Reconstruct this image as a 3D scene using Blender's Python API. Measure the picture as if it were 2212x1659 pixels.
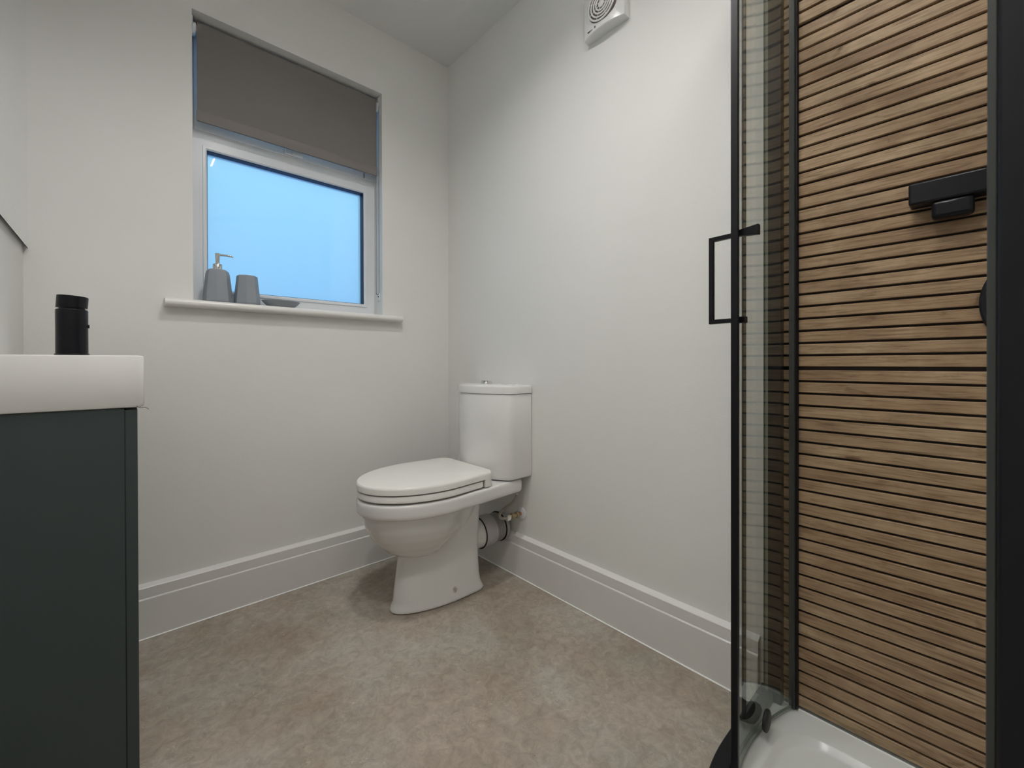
import bpy, bmesh, math, random
from mathutils import Vector, Matrix
random.seed(7)
PI = math.pi
for o in list(bpy.data.objects): bpy.data.objects.remove(o)
SC = bpy.context.scene
COL = SC.collection

# ------------------------------------------------------------------ camera
cd = bpy.data.cameras.new('camera')
cam = bpy.data.objects.new('camera', cd); COL.objects.link(cam)
cd.sensor_width = 36.0; cd.sensor_fit = 'HORIZONTAL'
cd.lens = 919.16/2212*36.0
cd.shift_y = (789.5-829.5)/2212
cd.clip_start = 0.01
R_ = Vector((0.7389,-0.6738,-0.0024)); U_ = Vector((0.0046,0.0015,1.0)); F_ = Vector((0.6738,0.7389,-0.0042))
cam.matrix_world = Matrix(((R_.x,U_.x,-F_.x,0),(R_.y,U_.y,-F_.y,0),(R_.z,U_.z,-F_.z,0.85),(0,0,0,1)))
cd.dof.use_dof = True; cd.dof.focus_distance = 1.6; cd.dof.aperture_fstop = 11
SC.camera = cam

# ------------------------------------------------------------------ view, world
vs = SC.view_settings
vs.view_transform = 'Standard'; vs.look = 'None'; vs.gamma = 1; vs.use_curve_mapping = False
vs.exposure = 0.0
W = bpy.data.worlds.new('dusk_sky'); SC.world = W; W.use_nodes = True
nt = W.node_tree; nt.nodes.clear()
wo = nt.nodes.new('ShaderNodeOutputWorld'); bg = nt.nodes.new('ShaderNodeBackground')
tc = nt.nodes.new('ShaderNodeTexCoord'); sp = nt.nodes.new('ShaderNodeSeparateXYZ'); rp = nt.nodes.new('ShaderNodeValToRGB')
nt.links.new(tc.outputs['Generated'], sp.inputs[0]); nt.links.new(sp.outputs['Z'], rp.inputs[0])
rp.color_ramp.elements[0].position = 0.08; rp.color_ramp.elements[0].color = (0.215,0.475,0.92,1)
rp.color_ramp.elements[1].position = 0.46; rp.color_ramp.elements[1].color = (0.50,0.97,1.06,1)
nt.links.new(rp.outputs[0], bg.inputs[0]); bg.inputs[1].default_value = 1.3
nt.links.new(bg.outputs[0], wo.inputs[0])
LAMP_POWER = 600.0        # radiance of the ceiling light's diffuser

# ------------------------------------------------------------------ materials
def newmat(name):
    m = bpy.data.materials.new(name); m.use_nodes = True
    m.node_tree.nodes.clear()
    out = m.node_tree.nodes.new('ShaderNodeOutputMaterial')
    return m, m.node_tree, out
def pbr(name, color, rough=0.5, metal=0.0, coat=0.0, bump=0.0, bscale=200.0, var=0.0, vscale=20.0, spec=0.5):
    m, t, out = newmat(name)
    b = t.nodes.new('ShaderNodeBsdfPrincipled'); t.links.new(b.outputs[0], out.inputs[0])
    b.inputs['Base Color'].default_value = (*color,1); b.inputs['Roughness'].default_value = rough
    b.inputs['Metallic'].default_value = metal; b.inputs['Coat Weight'].default_value = coat
    b.inputs['Specular IOR Level'].default_value = spec
    tc = t.nodes.new('ShaderNodeTexCoord')
    if bump > 0:
        n = t.nodes.new('ShaderNodeTexNoise'); n.inputs['Scale'].default_value = bscale; n.inputs['Detail'].default_value = 3
        t.links.new(tc.outputs['Object'], n.inputs['Vector'])
        bp = t.nodes.new('ShaderNodeBump'); bp.inputs['Strength'].default_value = bump; bp.inputs['Distance'].default_value = 0.002
        t.links.new(n.outputs[0], bp.inputs['Height']); t.links.new(bp.outputs[0], b.inputs['Normal'])
    n = t.nodes.new('ShaderNodeTexNoise'); n.inputs['Scale'].default_value = vscale; n.inputs['Detail'].default_value = 4
    t.links.new(tc.outputs['Object'], n.inputs['Vector'])
    mx = t.nodes.new('ShaderNodeMix'); mx.data_type = 'RGBA'
    v = max(var, 0.02)
    mx.inputs[6].default_value = (*[c*(1-v) for c in color],1); mx.inputs[7].default_value = (*[min(1,c*(1+v)) for c in color],1)
    t.links.new(n.outputs[0], mx.inputs[0]); t.links.new(mx.outputs[2], b.inputs['Base Color'])
    return m

M = {}
M['wall'] = pbr('white_wall_paint', (0.785,0.783,0.755), 0.55, bump=0.12, bscale=260, var=0.012, vscale=3, spec=0.35)
M['ceiling'] = pbr('white_ceiling_paint', (0.76,0.76,0.74), 0.8, bump=0.1, bscale=260, var=0.012, vscale=3)
M['gloss_white'] = pbr('white_satin_gloss_paint', (0.74,0.73,0.71), 0.3, var=0.01)
M['sill'] = pbr('white_sill_paint', (0.80,0.79,0.77), 0.28, var=0.01)
M['silicone'] = pbr('white_silicone', (0.88,0.88,0.86), 0.3)
M['upvc'] = pbr('white_window_plastic', (0.78,0.80,0.83), 0.22)
M['ceramic'] = pbr('white_glazed_ceramic', (0.785,0.78,0.765), 0.09, coat=0.4, var=0.008, vscale=4)
M['seat_plastic'] = pbr('white_seat_plastic', (0.84,0.825,0.79), 0.2, var=0.008)
M['chrome'] = pbr('polished_chrome', (0.78,0.77,0.76), 0.12, metal=1)
M['black'] = pbr('matt_black_metal', (0.006,0.006,0.008), 0.38, spec=0.25)
M['black_gloss'] = pbr('black_tap_finish', (0.006,0.006,0.009), 0.3, spec=0.25)
M['door_black'] = pbr('black_door_profile', (0.007,0.008,0.012), 0.35, spec=0.3)
M['seal'] = pbr('dark_grey_seal', (0.045,0.048,0.046), 0.4)
M['gasket'] = pbr('dark_glazing_gasket', (0.012,0.013,0.045), 0.5)
M['cabinet'] = pbr('dark_green_grey_cabinet_paint', (0.037,0.052,0.053), 0.5, var=0.06, vscale=6)
M['joint'] = pbr('dark_cabinet_joint', (0.008,0.009,0.01), 0.8)
M['tray'] = pbr('white_shower_tray_acrylic', (0.76,0.78,0.76), 0.16, coat=0.2)
M['plastic_grey'] = pbr('grey_white_pipe_plastic', (0.52,0.49,0.50), 0.35, var=0.05, vscale=30)
M['ribbed'] = pbr('grey_ribbed_pipe_plastic', (0.36,0.345,0.34), 0.35, var=0.08, vscale=40)
M['rubber'] = pbr('black_rubber', (0.012,0.01,0.014), 0.6)
M['brass'] = pbr('worn_brass', (0.50,0.42,0.27), 0.3, metal=0.9)
M['copper'] = pbr('bare_copper', (0.55,0.25,0.15), 0.35, metal=0.9)
M['braid'] = pbr('braided_steel_hose', (0.36,0.34,0.29), 0.35, metal=0.7, bump=0.8, bscale=900, var=0.25, vscale=500)
M['blind'] = pbr('taupe_blind_fabric', (0.190,0.177,0.172), 0.9, bump=0.3, bscale=1500, var=0.05, vscale=700)
M['blind_bar'] = pbr('taupe_blind_hem_fabric', (0.213,0.195,0.185), 0.85, bump=0.3, bscale=1500, var=0.05, vscale=700)
M['stone_grey'] = pbr('blue_grey_matt_ceramic', (0.28,0.305,0.335), 0.5, var=0.03, vscale=30)
M['fan_white'] = pbr('white_fan_plastic', (0.78,0.78,0.77), 0.22)
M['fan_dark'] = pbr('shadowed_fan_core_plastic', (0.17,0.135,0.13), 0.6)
M['slot'] = pbr('dark_slot', (0.10,0.09,0.09), 0.6)
M['chain'] = pbr('grey_bead_chain', (0.17,0.18,0.21), 0.35)

# floor vinyl: mottled stone look
def floor_mat():
    m, t, out = newmat('mottled_stone_vinyl')
    b = t.nodes.new('ShaderNodeBsdfPrincipled'); t.links.new(b.outputs[0], out.inputs[0])
    b.inputs['Roughness'].default_value = 0.42; b.inputs['Specular IOR Level'].default_value = 0.35
    tc = t.nodes.new('ShaderNodeTexCoord')
    def noise(s, d=6, r=0.6, dist=0.0):
        n = t.nodes.new('ShaderNodeTexNoise'); n.inputs['Scale'].default_value = s; n.inputs['Detail'].default_value = d
        n.inputs['Roughness'].default_value = r; n.inputs['Distortion'].default_value = dist
        t.links.new(tc.outputs['Object'], n.inputs['Vector']); return n
    def ramp(src, p0, c0, p1, c1):
        r = t.nodes.new('ShaderNodeValToRGB'); e = r.color_ramp.elements
        e[0].position = p0; e[0].color = (*c0,1); e[1].position = p1; e[1].color = (*c1,1)
        t.links.new(src.outputs[0], r.inputs[0]); return r
    def mix(kind, f, a, c):
        x = t.nodes.new('ShaderNodeMix'); x.data_type = 'RGBA'; x.blend_type = kind
        if isinstance(f, float): x.inputs[0].default_value = f
        else: t.links.new(f, x.inputs[0])
        t.links.new(a, x.inputs[6]); t.links.new(c, x.inputs[7]); return x.outputs[2]
    big = ramp(noise(2.6,5,0.6,0.4), 0.36, (0.285,0.232,0.178), 0.64, (0.46,0.41,0.355))
    tint = ramp(noise(4.3,4,0.6,0.2), 0.42, (0.335,0.272,0.222), 0.62, (0.38,0.37,0.325))
    c = mix('MIX', 0.42, big.outputs[0], tint.outputs[0])
    fine = ramp(noise(38,8,0.72,0.8), 0.30, (0.66,0.64,0.62), 0.70, (1.30,1.31,1.32))
    c = mix('MULTIPLY', 0.75, c, fine.outputs[0])
    gate = ramp(noise(7,5,0.6,0.3), 0.46, (0,0,0), 0.62, (1,1,1))
    fl = ramp(noise(95,6,0.8,1.6), 0.565, (0,0,0), 0.64, (1,1,1))
    g = t.nodes.new('ShaderNodeMath'); g.operation = 'MULTIPLY'
    t.links.new(gate.outputs[0], g.inputs[0]); t.links.new(fl.outputs[0], g.inputs[1])
    g2 = t.nodes.new('ShaderNodeMath'); g2.operation = 'MULTIPLY'; g2.inputs[1].default_value = 0.85
    t.links.new(g.outputs[0], g2.inputs[0])
    lt = t.nodes.new('ShaderNodeRGB'); lt.outputs[0].default_value = (0.60,0.54,0.45,1)
    c = mix('MIX', g2.outputs[0], c, lt.outputs[0])
    dk = ramp(noise(60,7,0.8,2.0), 0.32, (0.42,0.37,0.32), 0.40, (1,1,1))
    c = mix('MULTIPLY', 0.7, c, dk.outputs[0])
    t.links.new(c, b.inputs['Base Color'])
    n = noise(170,4)
    bp = t.nodes.new('ShaderNodeBump'); bp.inputs['Strength'].default_value = 0.25; bp.inputs['Distance'].default_value = 0.002
    t.links.new(n.outputs[0], bp.inputs['Height']); t.links.new(bp.outputs[0], b.inputs['Normal'])
    return m
M['floor'] = floor_mat()

# wood: grain runs along local Y, each slat its own shade
def wood_mat():
    m, t, out = newmat('oak_slat_wood')
    b = t.nodes.new('ShaderNodeBsdfPrincipled'); t.links.new(b.outputs[0], out.inputs[0])
    b.inputs['Roughness'].default_value = 0.5; b.inputs['Specular IOR Level'].default_value = 0.35
    tc = t.nodes.new('ShaderNodeTexCoord'); oi = t.nodes.new('ShaderNodeObjectInfo')
    off = t.nodes.new('ShaderNodeVectorMath'); off.operation = 'MULTIPLY_ADD'
    cmb = t.nodes.new('ShaderNodeCombineXYZ')
    for i in range(3): t.links.new(oi.outputs['Random'], cmb.inputs[i])
    t.links.new(cmb.outputs[0], off.inputs[0]); off.inputs[1].default_value = (13.0,37.0,7.0)
    t.links.new(tc.outputs['Object'], off.inputs[2])
    def noise(sc, s, d=5, dist=0.0, r=0.6):
        mp = t.nodes.new('ShaderNodeMapping'); mp.inputs['Scale'].default_value = sc
        t.links.new(off.outputs[0], mp.inputs[0])
        n = t.nodes.new('ShaderNodeTexNoise'); n.inputs['Scale'].default_value = s; n.inputs['Detail'].default_value = d
        n.inputs['Distortion'].default_value = dist; n.inputs['Roughness'].default_value = r
        t.links.new(mp.outputs[0], n.inputs[0]); return n
    def ramp(src, *st):
        r = t.nodes.new('ShaderNodeValToRGB'); e = r.color_ramp.elements
        e[0].position, e[0].color = st[0][0], (*st[0][1],1)
        e[1].position, e[1].color = st[-1][0], (*st[-1][1],1)
        for p, c in st[1:-1]:
            k = e.new(p); k.color = (*c,1)
        t.links.new(src, r.inputs[0]); return r.outputs[0]
    def mix(kind, f, a, c):
        x = t.nodes.new('ShaderNodeMix'); x.data_type = 'RGBA'; x.blend_type = kind
        x.inputs[0].default_value = f; t.links.new(a, x.inputs[6]); t.links.new(c, x.inputs[7]); return x.outputs[2]
    base = ramp(noise((1,1,1),6,4,0.6).outputs[0], (0.3,(0.298,0.192,0.112)), (0.5,(0.385,0.260,0.156)), (0.7,(0.48,0.343,0.215)))
    grain = ramp(noise((1,0.035,1),330,5,0.3,0.7).outputs[0], (0.32,(0.52,0.47,0.42)), (0.52,(1.0,1.0,1.0)), (0.75,(1.14,1.14,1.12)))
    c = mix('MULTIPLY', 0.85, base, grain)
    streak = ramp(noise((1,0.12,1),85,4,1.4,0.6).outputs[0], (0.34,(0.55,0.48,0.42)), (0.50,(1,1,1)))
    c = mix('MULTIPLY', 0.6, c, streak)
    knot = ramp(noise((1,0.55,1),17,3,1.0,0.5).outputs[0], (0.255,(0.36,0.29,0.24)), (0.32,(1,1,1)))
    c = mix('MULTIPLY', 0.75, c, knot)
    shade = ramp(oi.outputs['Random'], (0.0,(0.90,0.87,0.84)), (0.5,(1.0,1.0,1.0)), (1.0,(1.06,1.10,1.12)))
    c = mix('MULTIPLY', 1.0, c, shade)
    t.links.new(c, b.inputs['Base Color'])
    bp = t.nodes.new('ShaderNodeBump'); bp.inputs['Strength'].default_value = 0.2; bp.inputs['Distance'].default_value = 0.001
    t.links.new(noise((1,0.03,1),300).outputs[0], bp.inputs['Height']); t.links.new(bp.outputs[0], b.inputs['Normal'])
    return m
M['wood'] = wood_mat()
M['backing'] = pbr('dark_brown_groove_backing', (0.020,0.010,0.007), 0.7)

# clear safety glass: a thick pane whose faces reflect by the Fresnel law and tint what passes
def glass_mat(name, tint, ior=1.5):
    m, t, out = newmat(name)
    geo = t.nodes.new('ShaderNodeNewGeometry')
    mr = t.nodes.new('ShaderNodeMapRange'); mr.inputs['To Min'].default_value = ior; mr.inputs['To Max'].default_value = 1/ior
    t.links.new(geo.outputs['Backfacing'], mr.inputs['Value'])
    fr = t.nodes.new('ShaderNodeFresnel'); t.links.new(mr.outputs[0], fr.inputs['IOR'])
    tr = t.nodes.new('ShaderNodeBsdfTransparent'); tr.inputs[0].default_value = (*tint,1)
    gl = t.nodes.new('ShaderNodeBsdfAnisotropic'); gl.inputs['Roughness'].default_value = 0.0
    gl.inputs[0].default_value = (0.95,1,0.97,1)
    mx = t.nodes.new('ShaderNodeMixShader')
    t.links.new(fr.outputs[0], mx.inputs[0]); t.links.new(tr.outputs[0], mx.inputs[1]); t.links.new(gl.outputs[0], mx.inputs[2])
    t.links.new(mx.outputs[0], out.inputs[0]); return m
M['glass'] = glass_mat('green_tinted_clear_glass', (0.98,0.99,0.982), 1.38)
M['clear'] = glass_mat('clear_window_glass', (0.97,0.98,0.99))
def edge_mat():
    return pbr('green_polished_glass_edge', (0.16,0.20,0.16), 0.15)
M['glass_edge'] = edge_mat()
def frosted_mat():
    m, t, out = newmat('frosted_window_glass')
    tl = t.nodes.new('ShaderNodeBsdfTranslucent'); tl.inputs[0].default_value = (0.86,0.90,0.94,1)
    rf = t.nodes.new('ShaderNodeBsdfRefraction'); rf.inputs['Roughness'].default_value = 0.28; rf.inputs['IOR'].default_value = 1.08
    rf.inputs[0].default_value = (0.93,0.96,0.98,1)
    n = t.nodes.new('ShaderNodeTexNoise'); n.inputs['Scale'].default_value = 420; n.inputs['Detail'].default_value = 2
    tc = t.nodes.new('ShaderNodeTexCoord'); t.links.new(tc.outputs['Object'], n.inputs[0])
    gl = t.nodes.new('ShaderNodeBsdfAnisotropic'); gl.inputs['Roughness'].default_value = 0.004
    m1 = t.nodes.new('ShaderNodeMixShader'); m1.inputs[0].default_value = 0.65
    t.links.new(tl.outputs[0], m1.inputs[1]); t.links.new(rf.outputs[0], m1.inputs[2])
    geo = t.nodes.new('ShaderNodeNewGeometry')
    mr = t.nodes.new('ShaderNodeMapRange'); mr.inputs['To Min'].default_value = 1.5; mr.inputs['To Max'].default_value = 1/1.5
    t.links.new(geo.outputs['Backfacing'], mr.inputs['Value'])
    fr = t.nodes.new('ShaderNodeFresnel'); t.links.new(mr.outputs[0], fr.inputs['IOR'])
    m2 = t.nodes.new('ShaderNodeMixShader'); t.links.new(fr.outputs[0], m2.inputs[0])
    t.links.new(m1.outputs[0], m2.inputs[1]); t.links.new(gl.outputs[0], m2.inputs[2])
    t.links.new(m2.outputs[0], out.inputs[0]); return m
M['frosted'] = frosted_mat()
def mirror_mat():
    m, t, out = newmat('silvered_mirror')
    b = t.nodes.new('ShaderNodeBsdfPrincipled'); t.links.new(b.outputs[0], out.inputs[0])
    b.inputs['Base Color'].default_value = (0.93,0.95,0.96,1); b.inputs['Metallic'].default_value = 1; b.inputs['Roughness'].default_value = 0.01
    return m
M['mirror'] = mirror_mat()
def lamp_mat(name='lit_lamp_diffuser', power=LAMP_POWER):
    m, t, out = newmat(name)
    e = t.nodes.new('ShaderNodeEmission'); e.inputs[0].default_value = (1.0,0.975,0.942,1); e.inputs[1].default_value = power
    t.links.new(e.outputs[0], out.inputs[0]); return m
M['lamp'] = lamp_mat()
M['spot'] = lamp_mat('lit_downlight_lens', 212.0)

# ------------------------------------------------------------------ mesh helpers
def obj(name, bm, mats, parent=None, smooth=None, label=None, bev=0, seg=2, recalc=True):
    if recalc: bmesh.ops.recalc_face_normals(bm, faces=bm.faces)
    me = bpy.data.meshes.new(name); bm.to_mesh(me); bm.free()
    for mm in (mats if isinstance(mats, (list,tuple)) else [mats]): me.materials.append(M[mm])
    o = bpy.data.objects.new(name, me); COL.objects.link(o)
    if bev > 0:
        md = o.modifiers.new('bevel','BEVEL'); md.width = bev; md.segments = seg; md.limit_method = 'ANGLE'; md.angle_limit = math.radians(35)
        md.harden_normals = False
        smooth = smooth or 40
    if smooth:
        for p in me.polygons: p.use_smooth = True
        me.set_sharp_from_angle(angle=math.radians(smooth))
    if parent: o.parent = parent
    if label: o['label'] = label
    return o
def thing(name, label, cat, loc=(0,0,0), group=None, kind=None):
    o = bpy.data.objects.new(name, None); COL.objects.link(o); o.location = loc; o.empty_display_size = 0.05
    o['label'] = label; o['category'] = cat
    if group: o['group'] = group
    return o
def tag(o, label=None, cat=None, kind=None):
    if label: o['label'] = label
    if cat: o['category'] = cat
    if kind: o['kind'] = kind
    return o
def box(bm, x0,x1,y0,y1,z0,z1, mi=0):
    v = [bm.verts.new((x,y,z)) for x in (x0,x1) for y in (y0,y1) for z in (z0,z1)]
    fs = [(0,1,3,2),(4,6,7,5),(0,4,5,1),(2,3,7,6),(0,2,6,4),(1,5,7,3)]
    for f in fs:
        q = bm.faces.new([v[i] for i in f]); q.material_index = mi
    return v
def B(*a, mi=0):
    bm = bmesh.new(); box(bm,*a,mi=mi); return bm
def loft(bm, rings, cap0=True, cap1=True, closed=True, mi=0):
    vs = [[bm.verts.new(p) for p in r] for r in rings]; n = len(rings[0])
    for a,b in zip(vs, vs[1:]):
        for i in range(n if closed else n-1):
            j = (i+1)%n
            f = bm.faces.new((a[i],a[j],b[j],b[i])); f.material_index = mi
    if cap0: bm.faces.new(vs[0][::-1]).material_index = mi
    if cap1: bm.faces.new(vs[-1]).material_index = mi
    return vs
def lathe(bm, prof, c=(0,0,0), n=32, axis='Z', cap0=True, cap1=True, mi=0):
    rings = []
    for r,h in prof:
        ring = []
        for k in range(n):
            a = 2*PI*k/n; u,v = r*math.cos(a), r*math.sin(a)
            p = {'Z':(u,v,h),'X':(h,u,v),'Y':(v,h,u)}[axis]
            ring.append((p[0]+c[0],p[1]+c[1],p[2]+c[2]))
        rings.append(ring)
    return loft(bm, rings, cap0, cap1, mi=mi)
def tube(bm, pts, r, n=12, cap=True):
    pts = [Vector(p) for p in pts]; rings = []
    up = Vector((0,0,1))
    for i,p in enumerate(pts):
        d = (pts[min(i+1,len(pts)-1)]-pts[max(i-1,0)]).normalized()
        a = d.cross(up)
        if a.length < 1e-3: a = d.cross(Vector((1,0,0)))
        a.normalize(); b = d.cross(a); up = -b if i else up
        b.normalize()
        rr = r[i] if isinstance(r,(list,tuple)) else r
        rings.append([tuple(p+a*rr*math.cos(2*PI*k/n)+b*rr*math.sin(2*PI*k/n)) for k in range(n)])
        up = a.cross(d)
    loft(bm, rings, cap, cap)
def torus(bm, c, R, r, axis='X', n=48, m=8):
    vs = []
    for i in range(n):
        a = 2*PI*i/n; row = []
        for j in range(m):
            b = 2*PI*j/m; q = R+r*math.cos(b); h = r*math.sin(b)
            u,v = q*math.cos(a), q*math.sin(a)
            p = {'X':(h,u,v),'Z':(u,v,h),'Y':(v,h,u)}[axis]
            row.append(bm.verts.new((p[0]+c[0],p[1]+c[1],p[2]+c[2])))
        vs.append(row)
    for i in range(n):
        for j in range(m):
            bm.faces.new((vs[i][j],vs[(i+1)%n][j],vs[(i+1)%n][(j+1)%m],vs[i][(j+1)%m]))
def catmull(P, k=8):
    P = [Vector(p) for p in P]; out = []
    for i in range(len(P)-1):
        a = P[max(i-1,0)]; b = P[i]; c = P[i+1]; d = P[min(i+2,len(P)-1)]
        for s in range(k):
            t = s/k
            out.append(0.5*((2*b)+(c-a)*t+(2*a-5*b+4*c-d)*t*t+(-a+3*b-3*c+d)*t**3))
    out.append(P[-1]); return out

# ------------------------------------------------------------------ room shell
XR, YB = 1.178, 1.755          # right wall, window wall
XL, YF, ZC = -0.202, -0.52, 2.30
WX0, WX1, WZ0, WZ1 = 0.171, 0.836, 1.062, 2.028   # window opening
tag(obj('floor', B(XL-.1,XR+.1,YF-.1,YB+.1,-0.1,0), 'floor'), kind='structure')
DLR, DLD = 0.075, 0.050      # recessed downlights: radius, depth
DLS = [(0.47,0.84),(0.10,0.34)]  # second position: an added downlight for more even walls
bm = bmesh.new()
YMID = 0.59
def ceil_cell(cx, cy, ya, yb):
    m = 40
    circ = [(cx+DLR*math.cos(2*PI*k/m+PI/4), cy+DLR*math.sin(2*PI*k/m+PI/4)) for k in range(m)]
    cs = [(XR+.1,yb),(XL-.1,yb),(XL-.1,ya),(XR+.1,ya)]; sq = []
    for q in range(4):
        p, r = cs[q], cs[(q+1)%4]
        sq += [(p[0]+(r[0]-p[0])*k/10, p[1]+(r[1]-p[1])*k/10) for k in range(10)]
    loft(bm, [[(x,y,ZC) for x,y in sq],[(x,y,ZC) for x,y in circ],[(x,y,ZC+DLD+.012) for x,y in circ]], cap0=False)
    bm.faces.new([bm.verts.new((x,y,ZC+.1)) for x,y in cs])
ceil_cell(*DLS[0], YMID, YB+.1)
ceil_cell(*DLS[1], YF-.1, YMID)
bmesh.ops.remove_doubles(bm, verts=bm.verts, dist=1e-5)
tag(obj('ceiling', bm, 'ceiling'), kind='structure')
tag(obj('wall_right', B(XR,XR+.1,YF-.1,YB+.3,0,ZC), 'wall'), kind='structure')
tag(obj('wall_left', B(XL-.1,XL,YF-.1,YB+.3,0,ZC), 'wall'), kind='structure')
tag(obj('wall_front', B(XL,XR,YF-.1,YF,0,ZC), 'wall'), kind='structure')
bm = bmesh.new()
# window wall as a grid of 8 blocks round the opening, with real reveal depth
xs = [XL, WX0, WX1, XR]; zs = [0, WZ0-.0262, WZ1, ZC]
vg = {}
for yi,y in enumerate((YB, YB+.26)):
    for i,x in enumerate(xs):
        for k,z in enumerate(zs): vg[yi,i,k] = bm.verts.new((x,y,z))
for i in range(3):
    for k in range(3):
        if i==1 and k==1: continue
        bm.faces.new((vg[0,i,k],vg[0,i+1,k],vg[0,i+1,k+1],vg[0,i,k+1]))
        bm.faces.new((vg[1,i,k],vg[1,i,k+1],vg[1,i+1,k+1],vg[1,i+1,k]))
for (a,b) in (((1,1),(2,1)),((2,1),(2,2)),((2,2),(1,2)),((1,2),(1,1))):
    bm.faces.new((vg[0,a[0],a[1]],vg[0,b[0],b[1]],vg[1,b[0],b[1]],vg[1,a[0],a[1]]))
for (a,b) in (((0,0),(3,0)),((3,0),(3,3)),((3,3),(0,3)),((0,3),(0,0))):
    def line(p,q):
        n = max(abs(q[0]-p[0]),abs(q[1]-p[1])); return [(p[0]+(q[0]-p[0])*s//n, p[1]+(q[1]-p[1])*s//n) for s in range(n+1)]
    L = line(a,b)
    for p,q in zip(L,L[1:]):
        bm.faces.new((vg[1,p[0],p[1]],vg[1,q[0],q[1]],vg[0,q[0],q[1]],vg[0,p[0],p[1]]))
tag(obj('wall_back', bm, 'wall'), kind='structure')

# skirting boards
SK = [(0,0.166),(0.002,0.1665),(0.0165,0.1585),(0.0178,0.157),(0.0178,0.1275),(0.0168,0.1262),(0.0205,0.1235),(0.0212,0.122),(0.0212,0.0),(0,0)]
bm = bmesh.new()
loft(bm, [[(x, YB-d-0.0002, z) for d,z in SK] for x in (XL+.0005, XR-.0005)])
sb = tag(obj('baseboard_back', bm, 'gloss_white'), kind='structure')
bm = bmesh.new(); tube(bm, [(XL+.01,YB-.0218,0.0016),(XR-.022,YB-.0218,0.0016)], 0.0028, 8)
obj('sealant_bead', bm, 'silicone', sb, smooth=60)
bm = bmesh.new()
loft(bm, [[(XR-d-0.0002, y, z) for d,z in SK] for y in (0.368, YB-.0215)])
sb = tag(obj('baseboard_right', bm, 'gloss_white'), kind='structure')
bm = bmesh.new(); tube(bm, [(XR-.0218,0.372,0.0016),(XR-.0218,YB-.022,0.0016)], 0.0028, 8)
obj('sealant_bead', bm, 'silicone', sb, smooth=60)

# ------------------------------------------------------------------ window
win = bpy.data.objects.new('window_1', None); COL.objects.link(win); win.location = (0.5, YB+.1, WZ0); win['kind'] = 'structure'
def wpart(name, bm, m, bev=0, smooth=None, parent=win, label=None):
    bmesh.ops.translate(bm, verts=bm.verts, vec=(-0.5,-(YB+.1),-WZ0))
    return obj(name, bm, m, parent, bev=bev, smooth=smooth, label=label)
YW = YB+.080                      # inner face of the fixed frame
def frame_bm(x0,x1,z0,z1,w,y0,y1,wb=None,wt=None,slope=0.006):
    """mitred rectangular frame, inner edge chamfered towards the glass"""
    wb = wb or w; wt = wt or w
    bm = bmesh.new()
    out = [(x0,z0),(x1,z0),(x1,z1),(x0,z1)]; inn = [(x0+w,z0+wb),(x1-w,z0+wb),(x1-w,z1-wt),(x0+w,z1-wt)]
    inn2 = [(x0+w-slope,z0+wb-slope),(x1-w+slope,z0+wb-slope),(x1-w+slope,z1-wt+slope),(x0+w-slope,z1-wt+slope)]
    rows = [[(a,y1,b) for a,b in out],[(a,y0,b) for a,b in out],[(a,y0,b) for a,b in inn2],[(a,y0+slope,b) for a,b in inn],[(a,y1,b) for a,b in inn]]
    vs = [[bm.verts.new(p) for p in r] for r in rows]
    vs.append(vs[0])
    for a,b in zip(vs,vs[1:]):
        for i in range(4): bm.faces.new((a[i],a[(i+1)%4],b[(i+1)%4],b[i]))
    return bm
ZT = 1.668                        # underside of the opening sash
wpart('window_frame', frame_bm(WX0,WX1,WZ0-.004,ZT,0.047,YW,YW+.06,wb=0.055,wt=0.060), 'upvc', bev=0.0012)
# glazing bead: a slimmer inner step
wpart('glazing_bead', frame_bm(WX0+.036,WX1-.036,WZ0+.040,ZT-.049,0.0125,YW-.004,YW+.012,slope=0.004), 'upvc', bev=0.0008)
gx0,gx1,gz0,gz1 = WX0+.0475, WX1-.0475, WZ0+.0515, ZT-.0605
wpart('gasket', frame_bm(gx0-.003,gx1+.003,gz0-.003,gz1+.003,0.0060,YW+.005,YW+.038,slope=0.001), 'gasket')
wpart('pane', B(gx0-.002,gx1+.002,YW+.031,YW+.035,gz0-.002,gz1+.002), 'frosted', label='lower frosted pane glowing pale blue')
# opening sash above, mostly behind the blind
sash = wpart('opening_sash', frame_bm(WX0+.012,WX1-.012,ZT-.0005,WZ1-.01,0.056,YW-.005,YW+.05), 'upvc', bev=0.002)
wpart('outer_jamb', frame_bm(WX0,WX1,ZT,WZ1,0.0118,YW,YW+.06,slope=0.0005), 'upvc')
wpart('sash_pane', B(WX0+.066,WX1-.066,YW+.024,YW+.028,ZT+.056,WZ1-.064), 'frosted')
# lever handle of the opening sash
bm = bmesh.new()
box(bm, 0.466,0.512, YW-.018,YW-.0048, 1.6705,1.695)
box(bm, 0.492,0.530, YW-.027,YW-.018, 1.6665,1.690)
wpart('window_handle', bm, 'upvc', bev=0.004)
wpart('sash_gap_mark', B(0.7855,0.7880,YW-.0065,YW-.0040,1.671,1.694), 'gasket')

# sill board with rounded nose and horns
bm = bmesh.new()
nose = [(0.0,0),(-.024,0)] + [(-.024-.012*math.sin(a), .013-.013*math.cos(a)) for a in [PI*k/8 for k in range(1,8)]] + [(-.024,.026),(0.0,.026)]
zs0 = WZ0-.026
loft(bm, [[(x, YB-.0003+dy, zs0+dz) for dy,dz in nose] for x in (0.096,0.098,0.914,0.9165)])
sill = tag(obj('window_sill', bm, 'sill', smooth=50), kind='structure')
obj('sill_board', B(WX0+.0005,WX1-.0005,YB-.0015,YW+.01,zs0+.002,WZ0), 'sill', sill)

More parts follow.
